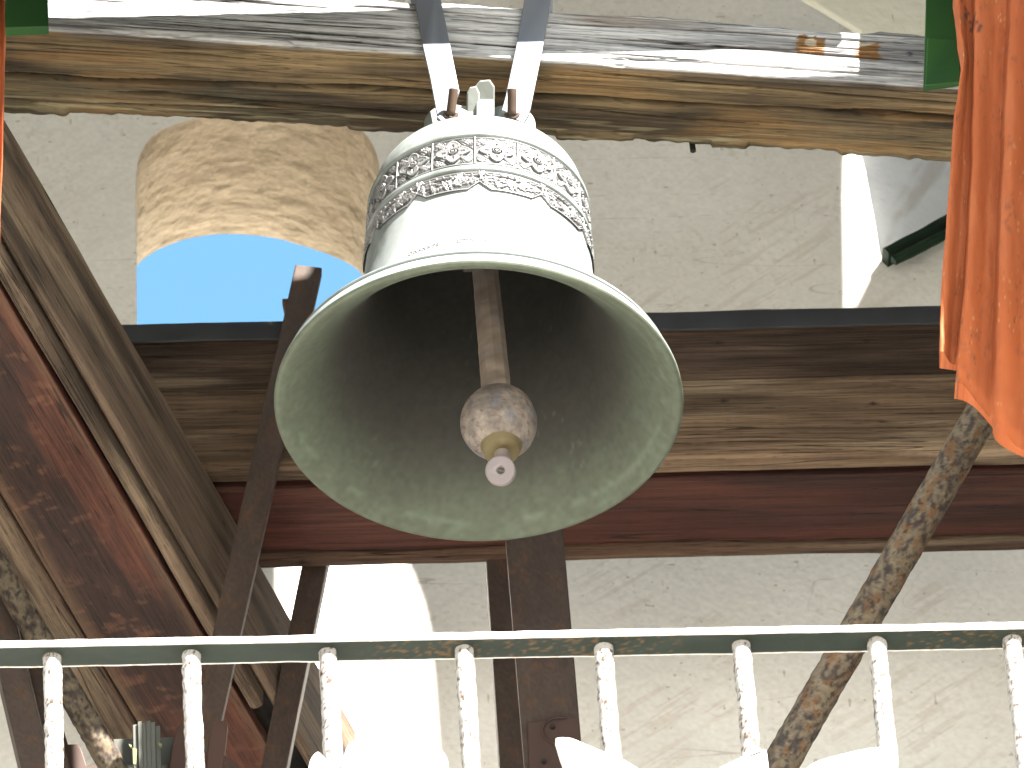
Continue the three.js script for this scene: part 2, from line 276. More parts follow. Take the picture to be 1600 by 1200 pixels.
{
  const ragged = (t) => 0.016 * step(0.45, 0.7, fbm(t * 6, 4, 3, 3)) + 0.006 * fbm(t * 40, 2, 1, 2);
  part('timber', timber({
    o: bO, X: bX, Y: bY, L: bL, h: BH, w: BW, r: 0.008, res: 0.0019, lres: 0.0045, coarse: [2, 3], taper: (t) => 1.03 - 0.17 * t,
    disp: (t, p) => {
      const v = p.face === 0 ? p.y : p.z, big = (fbm(t * 3, p.s * 8, 2, 3) - 0.5) * 0.007, fib = (fbm(t * 5, p.s * 130, 4, 3) - 0.5) * 0.005;
      let d = big + fib; if (p.edge) d -= 0.009 * step(0.5, 0.75, fbm(t * 9, 3, p.s * 4, 4)) + 0.002 * N3(t * 70, 3, 1);
      if (p.face === 0) d -= 0.2 * ragged(t) * step(0.9, 1, p.edge ? 0 : p.a);
      if (p.face === 1 && p.z < -0.09) d += (0.007 * step(0.5, 0.52, fbm(t * 7, 4, 2, 4)) + 0.004 * N3(t * 60, 2, 2)) * step(-0.088, -0.1, p.z);
      if (p.face === 3) d += 0.01 * (fbm(t * 12, p.s * 12, 6, 3) - 0.4);
      return d + crackAt(bCracks, t, v, p.face)[0];
    },
    color: (t, p) => {
      const v = p.face === 0 ? p.y : p.z, k = crackAt(bCracks, t, v, p.face)[1];
      const fine = fbm(t * 4, p.s * 210, 3, 3), wide = fbm(t * 2.2, p.s * 26, 8, 4);
      let c;
      if (p.face === 0 || p.face === 3) {
        c = mix([0.40, 0.40, 0.405], [0.20, 0.195, 0.20], step(0.45, 0.72, wide)); c = mul(c, 0.62 + 0.72 * fine);
        c = mix(c, [0.30, 0.24, 0.18], 0.5 * step(0.55, 0.75, fbm(t * 3, p.s * 14, 31, 3)) * step(0.02, 0.06, p.y));
        for (const [q, s] of [[stainA, 2], [stainB, 5]]) { const e = 0.016 * (fbm(t * 110, p.y * 260, s, 4) - 0.5); if (t + e > q[0] && t + e < q[2] && p.y + e < q[1] && p.y + e > q[3]) { const hole = s === 2 ? Math.hypot(t - (q[0] + q[2]) / 2, (p.y - (q[1] + q[3]) / 2 - 0.006)) < 0.012 : p.y - q[1] > -0.4 * (q[2] - t); c = hole ? mix(c, [0.42, 0.34, 0.22], 0.7) : mix([0.27, 0.15, 0.065], [0.15, 0.075, 0.03], fine); } }
      } else {
        c = mix([0.170, 0.122, 0.066], [0.050, 0.037, 0.024], step(0.38, 0.66, wide)); c = mix(c, [0.195, 0.118, 0.052], 0.7 * step(0.52, 0.72, fbm(t * 3.1, p.s * 18, 15, 4)));
        c = mix(c, [0.115, 0.105, 0.072], 0.7 * step(0.02, -0.09, p.z) * step(0.3, 0.6, fbm(t * 2, p.s * 9, 19, 3)));
        c = mix(c, [0.26, 0.23, 0.14], 0.6 * step(0.58, 0.72, fbm(t * 11, p.s * 160, 23, 2)) * step(-0.03, -0.1, p.z));
        c = mul(c, 0.62 + 0.76 * fine);
        if (p.a < 0.05) c = mix(c, [0.16, 0.14, 0.12], 0.6 * N3(t * 12, 3, 3));
      }
      return mix(c, [0.006, 0.005, 0.004], 0.95 * k);
    },
  }), woodMat, beam);
  part('peg', rod(at(1080, 212, -0.175), at(1083, 236, -0.175), 0.006, { color: () => [0.02, 0.018, 0.015] }), vc(), beam);
  part('nail_head', new THREE.SphereGeometry(0.0055, 10, 8).scale(1, 1, 0.4).translate(...at(1420, 84, BZ + 0.002).toArray()), new THREE.MeshStandardMaterial({ color: 0x555a66, roughness: 0.5, metalness: 0.6 }), beam);
}

// ---------------------------------------------------------------- the bell
const bell = thing('bronze_bell', 'pale green patinated bronze bell with floral relief bands seen from below', 'bell', V(0, 0, 0));
bell.rotation.z = -0.047;
{
  const patina = (p) => { let c = mix([0.205, 0.228, 0.228], [0.130, 0.148, 0.142], step(0.4, 0.68, fbm(p.x * 14, p.y * 8, p.z * 14, 5))); c = mix(c, [0.28, 0.31, 0.31], 0.6 * step(0.55, 0.75, fbm(p.x * 14 + 3, p.y * 5, p.z * 14, 4))); c = mix(c, [0.21, 0.20, 0.14], 0.5 * step(0.53, 0.7, p.y) * fbm(p.x * 8, 3, p.z * 8, 3)); return mul(c, 0.9 + 0.2 * N3(p.x * 140, p.y * 140, p.z * 140)); };
  const inside = (p, y) => {
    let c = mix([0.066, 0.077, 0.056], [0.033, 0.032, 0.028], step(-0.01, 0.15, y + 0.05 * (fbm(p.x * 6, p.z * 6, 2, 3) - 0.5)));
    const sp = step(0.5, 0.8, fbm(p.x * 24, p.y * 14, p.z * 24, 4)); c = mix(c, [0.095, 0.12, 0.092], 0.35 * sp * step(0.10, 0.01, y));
    c = mix(c, [0.10, 0.105, 0.09], 0.35 * step(0.74, 0.84, fbm(p.x * 90, p.y * 30, p.z * 90, 2)) * step(0.5, 0.7, fbm(p.x * 9, p.y * 9, p.z * 9, 2)));
    const rim = Math.exp(-(((y - 0.012 - 0.006 * fbm(p.x * 20, 1, p.z * 20, 3)) / 0.005) ** 2)); c = mix(c, [0.11, 0.14, 0.105], 0.4 * rim * step(0.4, 0.6, fbm(p.x * 25, 2, p.z * 25, 3)));
    return mul(c, 0.85 + 0.3 * N3(p.x * 110, p.y * 110, p.z * 110));
  };
  const prof = [[0.0, 0.638], [0.08, 0.637], [0.13, 0.634], [0.16, 0.625], [0.186, 0.607], [0.203, 0.583], [0.212, 0.553], [0.2155, 0.523], [0.218, 0.47], [0.2205, 0.42], [0.224, 0.366], [0.229, 0.31], [0.238, 0.25], [0.254, 0.19], [0.282, 0.13], [0.318, 0.085], [0.352, 0.058], [0.379, 0.04], [0.391, 0.026], [0.398, 0.011], [0.4, 0.002]];
  const inn = [[0.397, -0.003], [0.39, -0.004], [0.376, 0.004], [0.352, 0.026], [0.322, 0.058], [0.29, 0.1], [0.255, 0.155], [0.228, 0.215], [0.212, 0.27], [0.203, 0.33], [0.198, 0.42], [0.193, 0.5], [0.182, 0.56], [0.15, 0.6], [0.08, 0.613], [0.0, 0.614]];
  const bronze = vc({ roughness: 0.62, metalness: 0.15, bumpMap: pitTex, bumpScale: 0.0006 });
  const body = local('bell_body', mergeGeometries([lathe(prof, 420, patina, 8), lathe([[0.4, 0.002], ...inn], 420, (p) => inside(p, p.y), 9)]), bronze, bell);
  // raised rings
  const ring = (r, y, th, hh) => { const g = lathe([[r - 0.004, y + hh], [r + th * 0.7, y + hh * 0.75], [r + th, y], [r + th * 0.7, y - hh * 0.75], [r - 0.004, y - hh]], 220, (p) => mul(patina(p), 0.92), 3); return g; };
  for (const [r, y, th, hh] of [[0.2155, 0.525, 0.006, 0.0075], [0.2205, 0.426, 0.006, 0.008], [0.3785, 0.044, 0.006, 0.0045]]) local('moulding_ring', ring(r, y, th, hh), bronze, bell);
  for (const [r, y] of [[0.2158, 0.5135], [0.220, 0.4395]]) local('moulding_ring', ring(r, y, 0.0018, 0.0018), bronze, bell);
  // relief bands: height maps turned into real relief
  const reliefMat = vc({ roughness: 0.42, metalness: 0.3 });
  const band = (y0, y1, r0, r1, nA, nV, hFn) => grid(nA, nV, (i, j) => {
    const a = i / nA * 2 * Math.PI, v = 1 - j / nV, h = hFn(a, v), r = r0 + (r1 - r0) * v + h, y = y0 + (y1 - y0) * v, p = V(Math.sin(a) * r, y, Math.cos(a) * r);
    const q = step(-0.0008, 0.0055, h), c = mul(mix([0.026, 0.026, 0.027], [0.165, 0.168, 0.172], q), 0.85 + 0.3 * fbm(p.x * 20, p.y * 20, p.z * 20, 3));  // low parts coloured darker, painting in the shade of the grooves
    return { p, c, uv: [a * 0.22, y] };
  });
  const NP = 16, OFF = -3 * Math.PI / 180;
  const flower = (a, v) => {
    let u = ((a - OFF) / (2 * Math.PI) * NP) % 1; if (u < 0) u += 1;
    const x = u * 2 - 1, y = v * 2 - 1, R = Math.hypot(x, y), th = Math.atan2(y, x);
    let h = 0.0008; const eu = 1 - Math.abs(x), ev = 1 - Math.abs(y);
    if (eu < 0.055) h = Math.max(h, 0.0045 * step(0.055, 0.03, eu)); if (ev < 0.09) h = Math.max(h, 0.003 * step(0.09, 0.05, ev));
    const lobe = Math.abs(Math.cos(2 * th)), Rp = 0.22 + 0.60 * lobe ** 0.5 * (0.94 + 0.06 * Math.cos(8 * th)), q = R / Rp, dg = Math.abs(Math.sin(2 * th));
    if (eu > 0.06 && ev > 0.1) {
      h = 0.0016;
      if (q < 1) h = 0.0042 + 0.001 * q * q;
      if (Math.abs(q - 1.02) < 0.15) h = q < 1.0 ? 0.0060 : -0.0004;
      if (dg > 0.9 && R > 0.4 && R < 1.1) h = Math.max(h, 0.0048 * step(0.9, 0.96, dg) * (0.75 + 0.25 * Math.cos(R * 45)));
      if (R > 0.86 && R < 1.14 && dg > 0.74) h = Math.max(h, 0.0044 * (0.5 + 0.5 * Math.cos(dg * 70)));
      if (lobe > 0.985 && R > 0.3 && R < 0.55) h = 0.0012 + 0.002 * (0.5 + 0.5 * Math.cos(R * 70));
    }
    if (R < 0.25) h = R < 0.09 ? 0.0075 : R < 0.135 ? 0.0005 : R < 0.2 ? 0.0075 : -0.0006;
    return h;
  };
  local('relief_band', band(0.438, 0.514, 0.2192, 0.2158, 1500, 64, flower), reliefMat, bell).userData.label = 'band of square panels with four-petalled flowers';
  const NS = 11, leaves = [];
  for (let k = 0; k < 20; k++) leaves.push({ x: 0.08 + 0.84 * ((k * 0.618) % 1), y: 0.25 + 0.5 * rnd(), a: (rnd() - 0.5) * 2.6 + (k % 2 ? 2.4 : 0), l: 0.10 + 0.07 * rnd(), w: 0.26 + 0.14 * rnd(), h: 0.004 + 0.003 * rnd() });
  const vine = (a, v) => {
    let u = ((a + 0.012) / (2 * Math.PI) * NS) % 1; if (u < 0) u += 1;
    const e = Math.min(u, 1 - u), low = 0.40 * clamp(1 - e / 0.17), x = u, y = v;
    if (v < low) return -0.004;
    let h = 0.0012;
    if (v < low + 0.075) h = 0.0042; if (v > 0.93) h = 0.003;
    for (const l of leaves) {
      const dx = (x - l.x), dy = (y - l.y) * 0.42, c = Math.cos(l.a), s = Math.sin(l.a), p = (dx * c + dy * s) / l.l, q = (-dx * s + dy * c) / (l.l * l.w);
      if (Math.abs(p) > 1) continue; const wd = (1 - p * p) * (0.75 + 0.25 * Math.cos(p * 14)); if (Math.abs(q) < wd) h = Math.max(h, l.h * (1 - 0.55 * (q / (wd + 0.01)) ** 2) - (Math.abs(q) < 0.13 ? 0.0018 : 0));
    }
    const rr = Math.abs(v - 0.82 - 0.02 * Math.sin(u * 20)); if (rr < 0.06) h = Math.max(h, 0.005 * Math.sqrt(1 - (rr / 0.06) ** 2) + 0.0022 * step(0.6, 0.9, Math.cos(u * 2 * Math.PI * 9)));
    const fa = Math.atan2((v - low - 0.05) * 0.42, u < 0.5 ? u : u - 1); if (e < 0.15 && v > low + 0.05) h = Math.max(h, 0.0055 * step(0.25, 0.75, Math.cos(fa * 9)) * step(0.15, 0.09, e));
    if (e < 0.012 && v > 0.8) h = 0.0065;
    return h;
  };
  local('relief_border', band(0.362, 0.414, 0.2244, 0.2208, 1500, 52, vine), reliefMat, bell).userData.label = 'border of leaf relief with notched lower edge';
  // worn inscription above the lip, standing proud of the bronze
  const font = await new FontLoader().loadAsync('fonts/droid/droid_serif_regular.typeface.json');
  const rAt = (y) => { for (let i = 1; i < prof.length; i++) if (prof[i][1] <= y) { const [r0, y0] = prof[i - 1], [r1, y1] = prof[i]; return r0 + (r1 - r0) * (y - y0) / (y1 - y0); } return 0.3; };
  const texts = [];
  for (const [str, x0, x1] of [['JOHANNES', -35, -19], ['//', -15.5, -13.5], ['ROTTIER', -11, -3], ['A', 1.5, 3], ['PRODUCEERDE', 6, 30]]) {
    const g = new TextGeometry(str, { font, size: 0.012, depth: 0.0012, curveSegments: 2 }); g.computeBoundingBox();
    const b = g.boundingBox, p = g.attributes.position;
    for (let i = 0; i < p.count; i++) { const a = (x0 + (x1 - x0) * (p.getX(i) - b.min.x) / (b.max.x - b.min.x)) * Math.PI / 180, y = 0.195 + p.getY(i), r = rAt(y) + p.getZ(i) - 0.0004; p.setXYZ(i, Math.sin(a) * r, y, Math.cos(a) * r); }
    g.computeVertexNormals(); texts.push(g);
  }
  local('inscription', mergeGeometries(texts), new THREE.MeshStandardMaterial({ color: new THREE.Color().setRGB(0.12, 0.13, 0.125), roughness: 0.6 }), bell);
  // crown: plate and four cast loops
  local('crown_plate', lathe([[0, 0.667], [0.09, 0.666], [0.104, 0.661], [0.11, 0.65], [0.112, 0.636], [0.114, 0.628]], 90, patina), bronze, bell);
  const loop = (w, d, r0, r1) => { const s = new THREE.Shape(); s.moveTo(-r1, 0); s.lineTo(-r1, 0.09); s.absarc(0, 0.09, r1, Math.PI, 0, true); s.lineTo(r1, 0); s.lineTo(r0, 0); s.lineTo(r0, 0.085); s.absarc(0, 0.085, r0, 0, Math.PI, false); s.lineTo(-r0, 0); const g = new THREE.ExtrudeGeometry(s, { depth: d, bevelEnabled: true, bevelSize: 0.004, bevelThickness: 0.004, bevelSegments: 3, curveSegments: 14 }); g.translate(0, 0, -d / 2); g.rotateY(w); return g; };
  for (const [w, px, pz] of [[Math.PI / 2, 0.012, 0.02], [0, -0.055, 0.0], [0, 0.06, 0.0]]) { const g = loop(w, 0.028, 0.024, 0.05); g.translate(px, 0.662, pz); local('crown_loop', paint(g, (x, y, z) => patina(V(x, y, z))), bronze, bell); }
  for (const [px, py, w, hh, tl] of [[0.011, 0.772, 0.034, 0.085, 0.72], [-0.012, 0.762, 0.02, 0.07, 0.6]]) { const n = new THREE.Shape(); n.moveTo(-w / 2, -hh / 2); n.lineTo(-w / 2, hh / 2 - 0.012); n.lineTo(-w / 4, hh / 2 - 0.002); n.lineTo(w / 4, hh / 2); n.lineTo(w / 2, hh / 2 - 0.012); n.lineTo(w / 2, -hh / 2); const g = new THREE.ExtrudeGeometry(n, { depth: 0.03, bevelEnabled: true, bevelSize: 0.003, bevelThickness: 0.003, bevelSegments: 2 }).translate(0, 0, -0.015).rotateX(tl).translate(px, py, 0.055); local('crown_knob', paint(g, (x, y, z) => mul(patina(V(x, y, z)), 0.85)), bronze, bell); }
  for (const [s, e] of [[-0.024, 0.004], [0.052, -0.002]]) { const g = bx(s - 0.012, s + 0.012, 0.66, 0.755, 0.03, 0.062); local('crown_lug', paint(g, (x, y, z) => patina(V(x, y, z))), bronze, bell); }
}
{
  const top = at(751, 345, 0), mid = at(780, 660, 0), ax = mid.clone().sub(top).normalize();
  const cl = thing('bell_clapper', 'rusty iron clapper with round ball and eye hanging inside the bell', 'clapper', top);
  const rust = (p) => { let c = mix([0.165, 0.140, 0.120], [0.092, 0.078, 0.070], step(0.36, 0.68, fbm(p.x * 40, p.y * 40, p.z * 40, 5))); c = mix(c, [0.088, 0.094, 0.108], 0.6 * step(0.48, 0.68, fbm(p.x * 34 + 7, p.y * 34, p.z * 34, 4))); c = mix(c, [0.065, 0.030, 0.015], 0.7 * step(0.62, 0.78, fbm(p.x * 130, p.y * 130, p.z * 130, 3))); c = mul(c, 0.8 + 0.4 * N3(p.x * 260, p.y * 260, p.z * 260)); return c; };
  const iron = vc({ roughness: 0.7, metalness: 0.2, bumpMap: pitTex, bumpScale: 0.0015 });
  const nxt = mid.clone().addScaledVector(ax, -0.06);
  part('shaft', rod(top, nxt, 0.0245, { r1: 0.0305, seg: 10, bump: 0.0014, color: (p) => mul(mix(rust(p), [0.15, 0.115, 0.085], 0.35), 1.25) }).toNonIndexed(), iron, cl).geometry.computeVertexNormals();
  part('hanger', bx(-0.03, 0.03, -0.02, 0.02, -0.015, 0.015).translate(...at(747, 405, -0.02).toArray()), new THREE.MeshStandardMaterial({ color: 0x2e2a26, roughness: 0.8 }), cl);
  const ball = new THREE.SphereGeometry(0.0765, 110, 80), bp = ball.attributes.position;
  for (let i = 0; i < bp.count; i++) { const p = V(bp.getX(i), bp.getY(i), bp.getZ(i)), k = 1 + 0.045 * (fbm(p.x * 14, p.y * 14, p.z * 14, 3) - 0.5) - 0.04 * step(0.055, 0.076, -p.y) - 0.03 * step(0.05, 0.076, p.x); bp.setXYZ(i, p.x * k, p.y * k, p.z * k); }
  ball.computeVertexNormals(); ball.translate(mid.x, mid.y, mid.z);
  part('ball', paint(ball, (x, y, z) => rust(V(x, y, z))), iron, cl);
  const low = mid.clone().addScaledVector(ax, 0.07), olive = (p) => mix([0.13, 0.108, 0.058], [0.075, 0.055, 0.027], fbm(p.x * 50, p.y * 50, p.z * 50, 3));
  part('collar', rod(low.clone().addScaledVector(ax, -0.02), low.clone().addScaledVector(ax, 0.012), 0.046, { r1: 0.034, seg: 28, bump: 0.002, color: olive }), iron, cl);
  const n1 = low.clone().addScaledVector(ax, 0.05);
  part('neck', rod(low, n1, 0.0165, { r1: 0.013, seg: 16, bump: 0.001, color: rust }), iron, cl);
  const s = new THREE.Shape(); s.absarc(0, 0, 0.0285, 0, 2 * Math.PI); const h = new THREE.Path(); h.absarc(0.001, 0, 0.0085, 0, 2 * Math.PI, true); s.holes.push(h);
  const eye = new THREE.ExtrudeGeometry(s, { depth: 0.012, bevelEnabled: true, bevelSize: 0.004, bevelThickness: 0.004, bevelSegments: 3, bevelOffset: -0.003, curveSegments: 24 }).rotateX(0.5).rotateY(-0.2);
  const ep = at(783, 737, 0.012); eye.translate(ep.x, ep.y, ep.z);
  part('eye', paint(eye, (x, y, z) => mix([0.21, 0.19, 0.20], [0.14, 0.115, 0.11], fbm(x * 40, y * 40, z * 40, 3))), iron, cl);
}
// the two iron straps that wrap the beam and carry the crown
{
  const steel = vc({ roughness: 0.5, metalness: 0.35 });
  const tone = (x, y, z) => { let c = mix([0.19, 0.20, 0.225], [0.13, 0.14, 0.165], step(0.42, 0.66, fbm(x * 18, y * 18, z * 18, 4))); return mix(c, [0.075, 0.072, 0.08], 0.75 * step(0.56, 0.70, fbm(x * 60, y * 45, z * 45, 4))); };
  const mk = (px, label, pin, flip) => {
    const st = thing('hanger_strap', label, 'strap', at(px[0][0], px[0][1], 0.09), { group: 'iron straps holding the bell on its beam' });
    part('front_band', paint(plate(px, 0.094, 0.009, 0.0015), tone), steel, st);
    const t0 = at(px[0][0], px[0][1], 0.094), t1 = at(px[1][0], px[1][1], 0.094), cx = (t0.x + t1.x) / 2;
    part('top_band', paint(bx(cx - 0.026, cx + 0.026, t0.y - 0.0035, t0.y + 0.0055, -0.2, 0.0848), tone), steel, st);
    const A = at(pin[0], pin[1], 0.13), B = at(pin[2], pin[3], 0.1);
    const br = (p) => mix([0.07, 0.045, 0.032], [0.035, 0.024, 0.018], fbm(p.x * 40, p.y * 40, p.z * 40, 3));
    part('pin', rod(A, B, 0.0095, { seg: 18, bump: 0.0006, color: br }), vc({ roughness: 0.8 }), st);
    const e = at(pin[2], pin[3] - 2, 0.1), r = new THREE.TorusGeometry(0.0125, 0.0035, 8, 20, Math.PI).rotateZ(Math.PI).translate(e.x, e.y, e.z);
    part('collar', paint(r, (x, y, z) => br(V(x, y, z))), vc({ roughness: 0.8 }), st);
    const f = plate(flip ? [[812, 176], [827, 176], [818, 192], [806, 186]] : [[682, 182], [697, 176], [699, 186], [690, 189]], 0.1, 0.01, 0.0015);
    part('foot', paint(f, tone), steel, st);
  };
  mk([[643, -32], [683, -30], [718, 142], [700, 186], [684, 184], [672, 120], [660, 70]], 'flat iron strap left of the bell crown leaning inwards', [709, 139, 704, 180], false);
  mk([[824, -28], [865, -26], [848, 74], [828, 172], [818, 186], [784, 172], [790, 150], [806, 74]], 'flat iron strap right of the bell crown beside round pin', [800, 139, 800, 180], true);
}

// ---------------------------------------------------------------- beams behind
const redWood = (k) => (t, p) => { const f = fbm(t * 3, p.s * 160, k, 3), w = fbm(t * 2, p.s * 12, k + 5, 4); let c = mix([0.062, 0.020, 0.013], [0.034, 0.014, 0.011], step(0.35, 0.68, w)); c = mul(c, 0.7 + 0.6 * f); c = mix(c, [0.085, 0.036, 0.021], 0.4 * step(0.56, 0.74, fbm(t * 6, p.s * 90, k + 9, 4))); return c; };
const greyBrown = (k, base = [0.12, 0.086, 0.06]) => (t, p) => {
  const f = fbm(t * 3.5, p.s * 170, k, 3), w = fbm(t * 1.8, p.s * 15, k + 3, 4);
  let c = mix(base, mul(base, 0.42), step(0.36, 0.66, w)); c = mix(c, mul([0.26, 0.195, 0.13], base[0] / 0.165), 0.7 * step(0.55, 0.75, fbm(t * 2.3, p.s * 22, k + 8, 4))); c = mul(c, 0.66 + 0.68 * f);
  const kn = [0.43, 1.31, 1.62]; for (const q of kn) { const d = Math.hypot((t - q) * 0.6, p.s - 0.052 - 0.03 * N3(q * 9, k)); if (d < 0.007) c = mix(c, [0.025, 0.018, 0.012], step(0.007, 0.003, d)); }
  return c;
};
{
  const Z0 = -0.9, yOf = (py, z) => at(750, py, z).y, xl = at(180, 600, Z0).x - 0.05, xr = 1.4, L = xr - xl;
  const bb = thing('cross_beam', 'dark planked cross beam with lead flashing behind the bell', 'beam', V(xl, yOf(726, Z0), Z0));
  const y0 = yOf(500, Z0), y1 = yOf(598, Z0), y2 = yOf(722, Z0);
  const wob = (k) => (t, p) => (fbm(t * 3, p.s * 10, k, 3) - 0.5) * 0.006 + (fbm(t * 5, p.s * 120, k + 2, 2) - 0.5) * 0.002 - (p.edge ? 0.003 * fbm(t * 8, k, 1, 2) : 0);
  const box = (name, ya, yb, za, zb, col, m, o = {}) => part(name, timber({ o: V(xl, (ya + yb) / 2, (za + zb) / 2), X: V(1, 0, 0), Y: V(0, 1, 0), L, h: Math.abs(ya - yb), w: Math.abs(za - zb), res: 0.003, lres: 0.008, disp: wob(name.length), color: col, ...o }), m, bb);
  box('plank', y1 + 0.001, y0, Z0 - 0.05, Z0 - 0.006, greyBrown(4, [0.122, 0.080, 0.056]), woodMat);
  box('plank', y2, y1, Z0 - 0.05, Z0, greyBrown(12, [0.205, 0.136, 0.086]), woodMat);
  const d = at(750, 856, 0); let zb = Z0; for (let i = 0; i < 500 && at(750, 856, zb).y < y2 - 0.004; i++) zb -= 0.001;
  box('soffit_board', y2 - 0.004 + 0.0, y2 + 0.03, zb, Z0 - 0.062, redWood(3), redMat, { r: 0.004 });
  part('core', bx(xl + 0.01, xr, y2 + 0.04, y2 + 0.16, zb + 0.01, Z0 - 0.055), new THREE.MeshStandardMaterial({ color: 0x1c1410, roughness: 1 }), bb);
  box('edge_strip', y2 - 0.014, y2 + 0.05, zb - 0.042, zb - 0.002, greyBrown(21, [0.10, 0.058, 0.038]), woodMat, { r: 0.012 });
  // lead flashing, dressed over the top edge
  const ft = yOf(490, Z0 + 0.012), fl = yOf(519, Z0 + 0.012);
  const prof = [[-0.055, 0.008], [-0.02, 0.004], [0.0, 0], [0.008, -0.004], [0.012, -0.012], [0.012, fl - ft], [0.006, fl - ft - 0.002]];
  part('lead_flashing', grid(200, prof.length - 1, (i, j) => { const x = xl + L * i / 200, [z, y] = prof[j], w = (fbm(x * 6, j * 0.7, 4, 3) - 0.5) * 0.006, c = mix([0.048, 0.050, 0.055], [0.024, 0.025, 0.027], fbm(x * 14, j * 3, 2, 4)); return { p: V(x, ft + y + w * 0.5 * (j > 4 ? 2 : 0.4), Z0 + z + (j > 2 ? w : 0)), c, uv: [x, j * 0.02] }; }), vc({ roughness: 0.6, metalness: 0.2, side: THREE.DoubleSide }), bb, 'dark grey lead flashing on the top edge');
}
{
  // slanting box beam at the left, running from the front corner back to the wall
  const UY = at(750, 722, -0.9).y - 0.37, g0 = atY(-60, 340, UY), g1 = atY(407, 1140, UY);
  const X = g1.clone().sub(g0).normalize(), Rr = V(-X.z, 0, X.x).normalize(); if (Rr.x < 0) Rr.negate();   // Rr: towards the right-front side
  const ab = thing('slanting_beam', 'dark red slanting box beam crossing the lower left behind the railing', 'beam', g0);
  const L = g1.distanceTo(g0), along = (px, py) => atY(px, py, UY).sub(g0).dot(X);
  const redDisp = (t, p) => (fbm(t * 3, p.s * 10, 5, 3) - 0.5) * 0.005;
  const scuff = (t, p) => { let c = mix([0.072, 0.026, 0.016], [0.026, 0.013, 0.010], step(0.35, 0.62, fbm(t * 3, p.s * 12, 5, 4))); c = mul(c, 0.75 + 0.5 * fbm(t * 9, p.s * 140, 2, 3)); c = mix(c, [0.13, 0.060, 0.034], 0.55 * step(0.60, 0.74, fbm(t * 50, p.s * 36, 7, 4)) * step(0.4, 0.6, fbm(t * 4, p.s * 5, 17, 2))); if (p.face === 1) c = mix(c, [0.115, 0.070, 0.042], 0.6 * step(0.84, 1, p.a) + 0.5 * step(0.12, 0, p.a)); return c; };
  const mkT = (name, a0, a1, r0, r1, y0, y1, col, m, o = {}) => part(name, timber({ o: g0.clone().addScaledVector(X, a0).addScaledVector(Rr, (r0 + r1) / 2).add(V(0, (y0 + y1) / 2, 0)), X, Y: V(0, 1, 0), L: a1 - a0, h: y1 - y0, w: Math.abs(r1 - r0), res: 0.0035, lres: 0.008, disp: redDisp, color: col, ...o }), m, ab);
  // cross(X, Y) decides which side is the front face; the right-front side is the one that shows
  const under = 0.226;
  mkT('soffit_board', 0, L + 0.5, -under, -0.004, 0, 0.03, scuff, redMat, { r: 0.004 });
  const end = along(408, 1102);
  mkT('side_plank', 0, end, 0.003, 0.034, -0.004, 0.29, greyBrown(31, [0.130, 0.090, 0.062]), woodMat, { r: 0.012, coarse: [3], disp: (t, p) => (fbm(t * 3, p.s * 9, 8, 3) - 0.5) * 0.01 + (fbm(t * 4, p.s * 90, 3, 2) - 0.5) * 0.003 });
  mkT('side_plank', 0, L + 0.5, 0.036, 0.056, 0.03, 0.345, greyBrown(37, [0.132, 0.092, 0.064]), woodMat, { r: 0.01, coarse: [3] });
  mkT('edge_plank', 0, L + 0.5, -under - 0.075, -under - 0.004, -0.008, 0.3, greyBrown(41, [0.115, 0.075, 0.052]), woodMat, { r: 0.012, coarse: [3] });
  mkT('core', 0.02, L + 0.45, -under + 0.01, 0, 0.04, 0.33, () => [0.02, 0.014, 0.01], woodMat, { res: 0.05, lres: 0.2, disp: () => 0 });
}
// ---------------------------------------------------------------- painted steel members and rusty pipes
const paintBrown = (p, q) => mul(mix(mix([0.064, 0.047, 0.039], [0.041, 0.030, 0.025], fbm(q.s * 40, p * 12, 3, 4)), [0.085, 0.045, 0.026], 0.5 * step(0.6, 0.75, fbm(p * 30, q.s * 60, 13, 4))), 0.8 + 0.4 * N3(p * 160, q.s * 300, 5));
const steelMat = vc({ roughness: 0.55, bumpMap: pitTex, bumpScale: 0.0004 });
function member(name, label, category, A, B, w, d, extra, nm = 'bar') {
  const t = thing(name, label, category, A, extra);
  part(nm, timber({ o: A, X: B.clone().sub(A), Y: V(0, 0, 1), L: A.distanceTo(B), h: d, w, r: 0.003, res: 0.004, lres: 0.006, coarse: [], disp: (s, p) => (fbm(s * 6, p.s * 20, 4, 3) - 0.5) * 0.0012, color: paintBrown }), steelMat, t);
  return t;
}
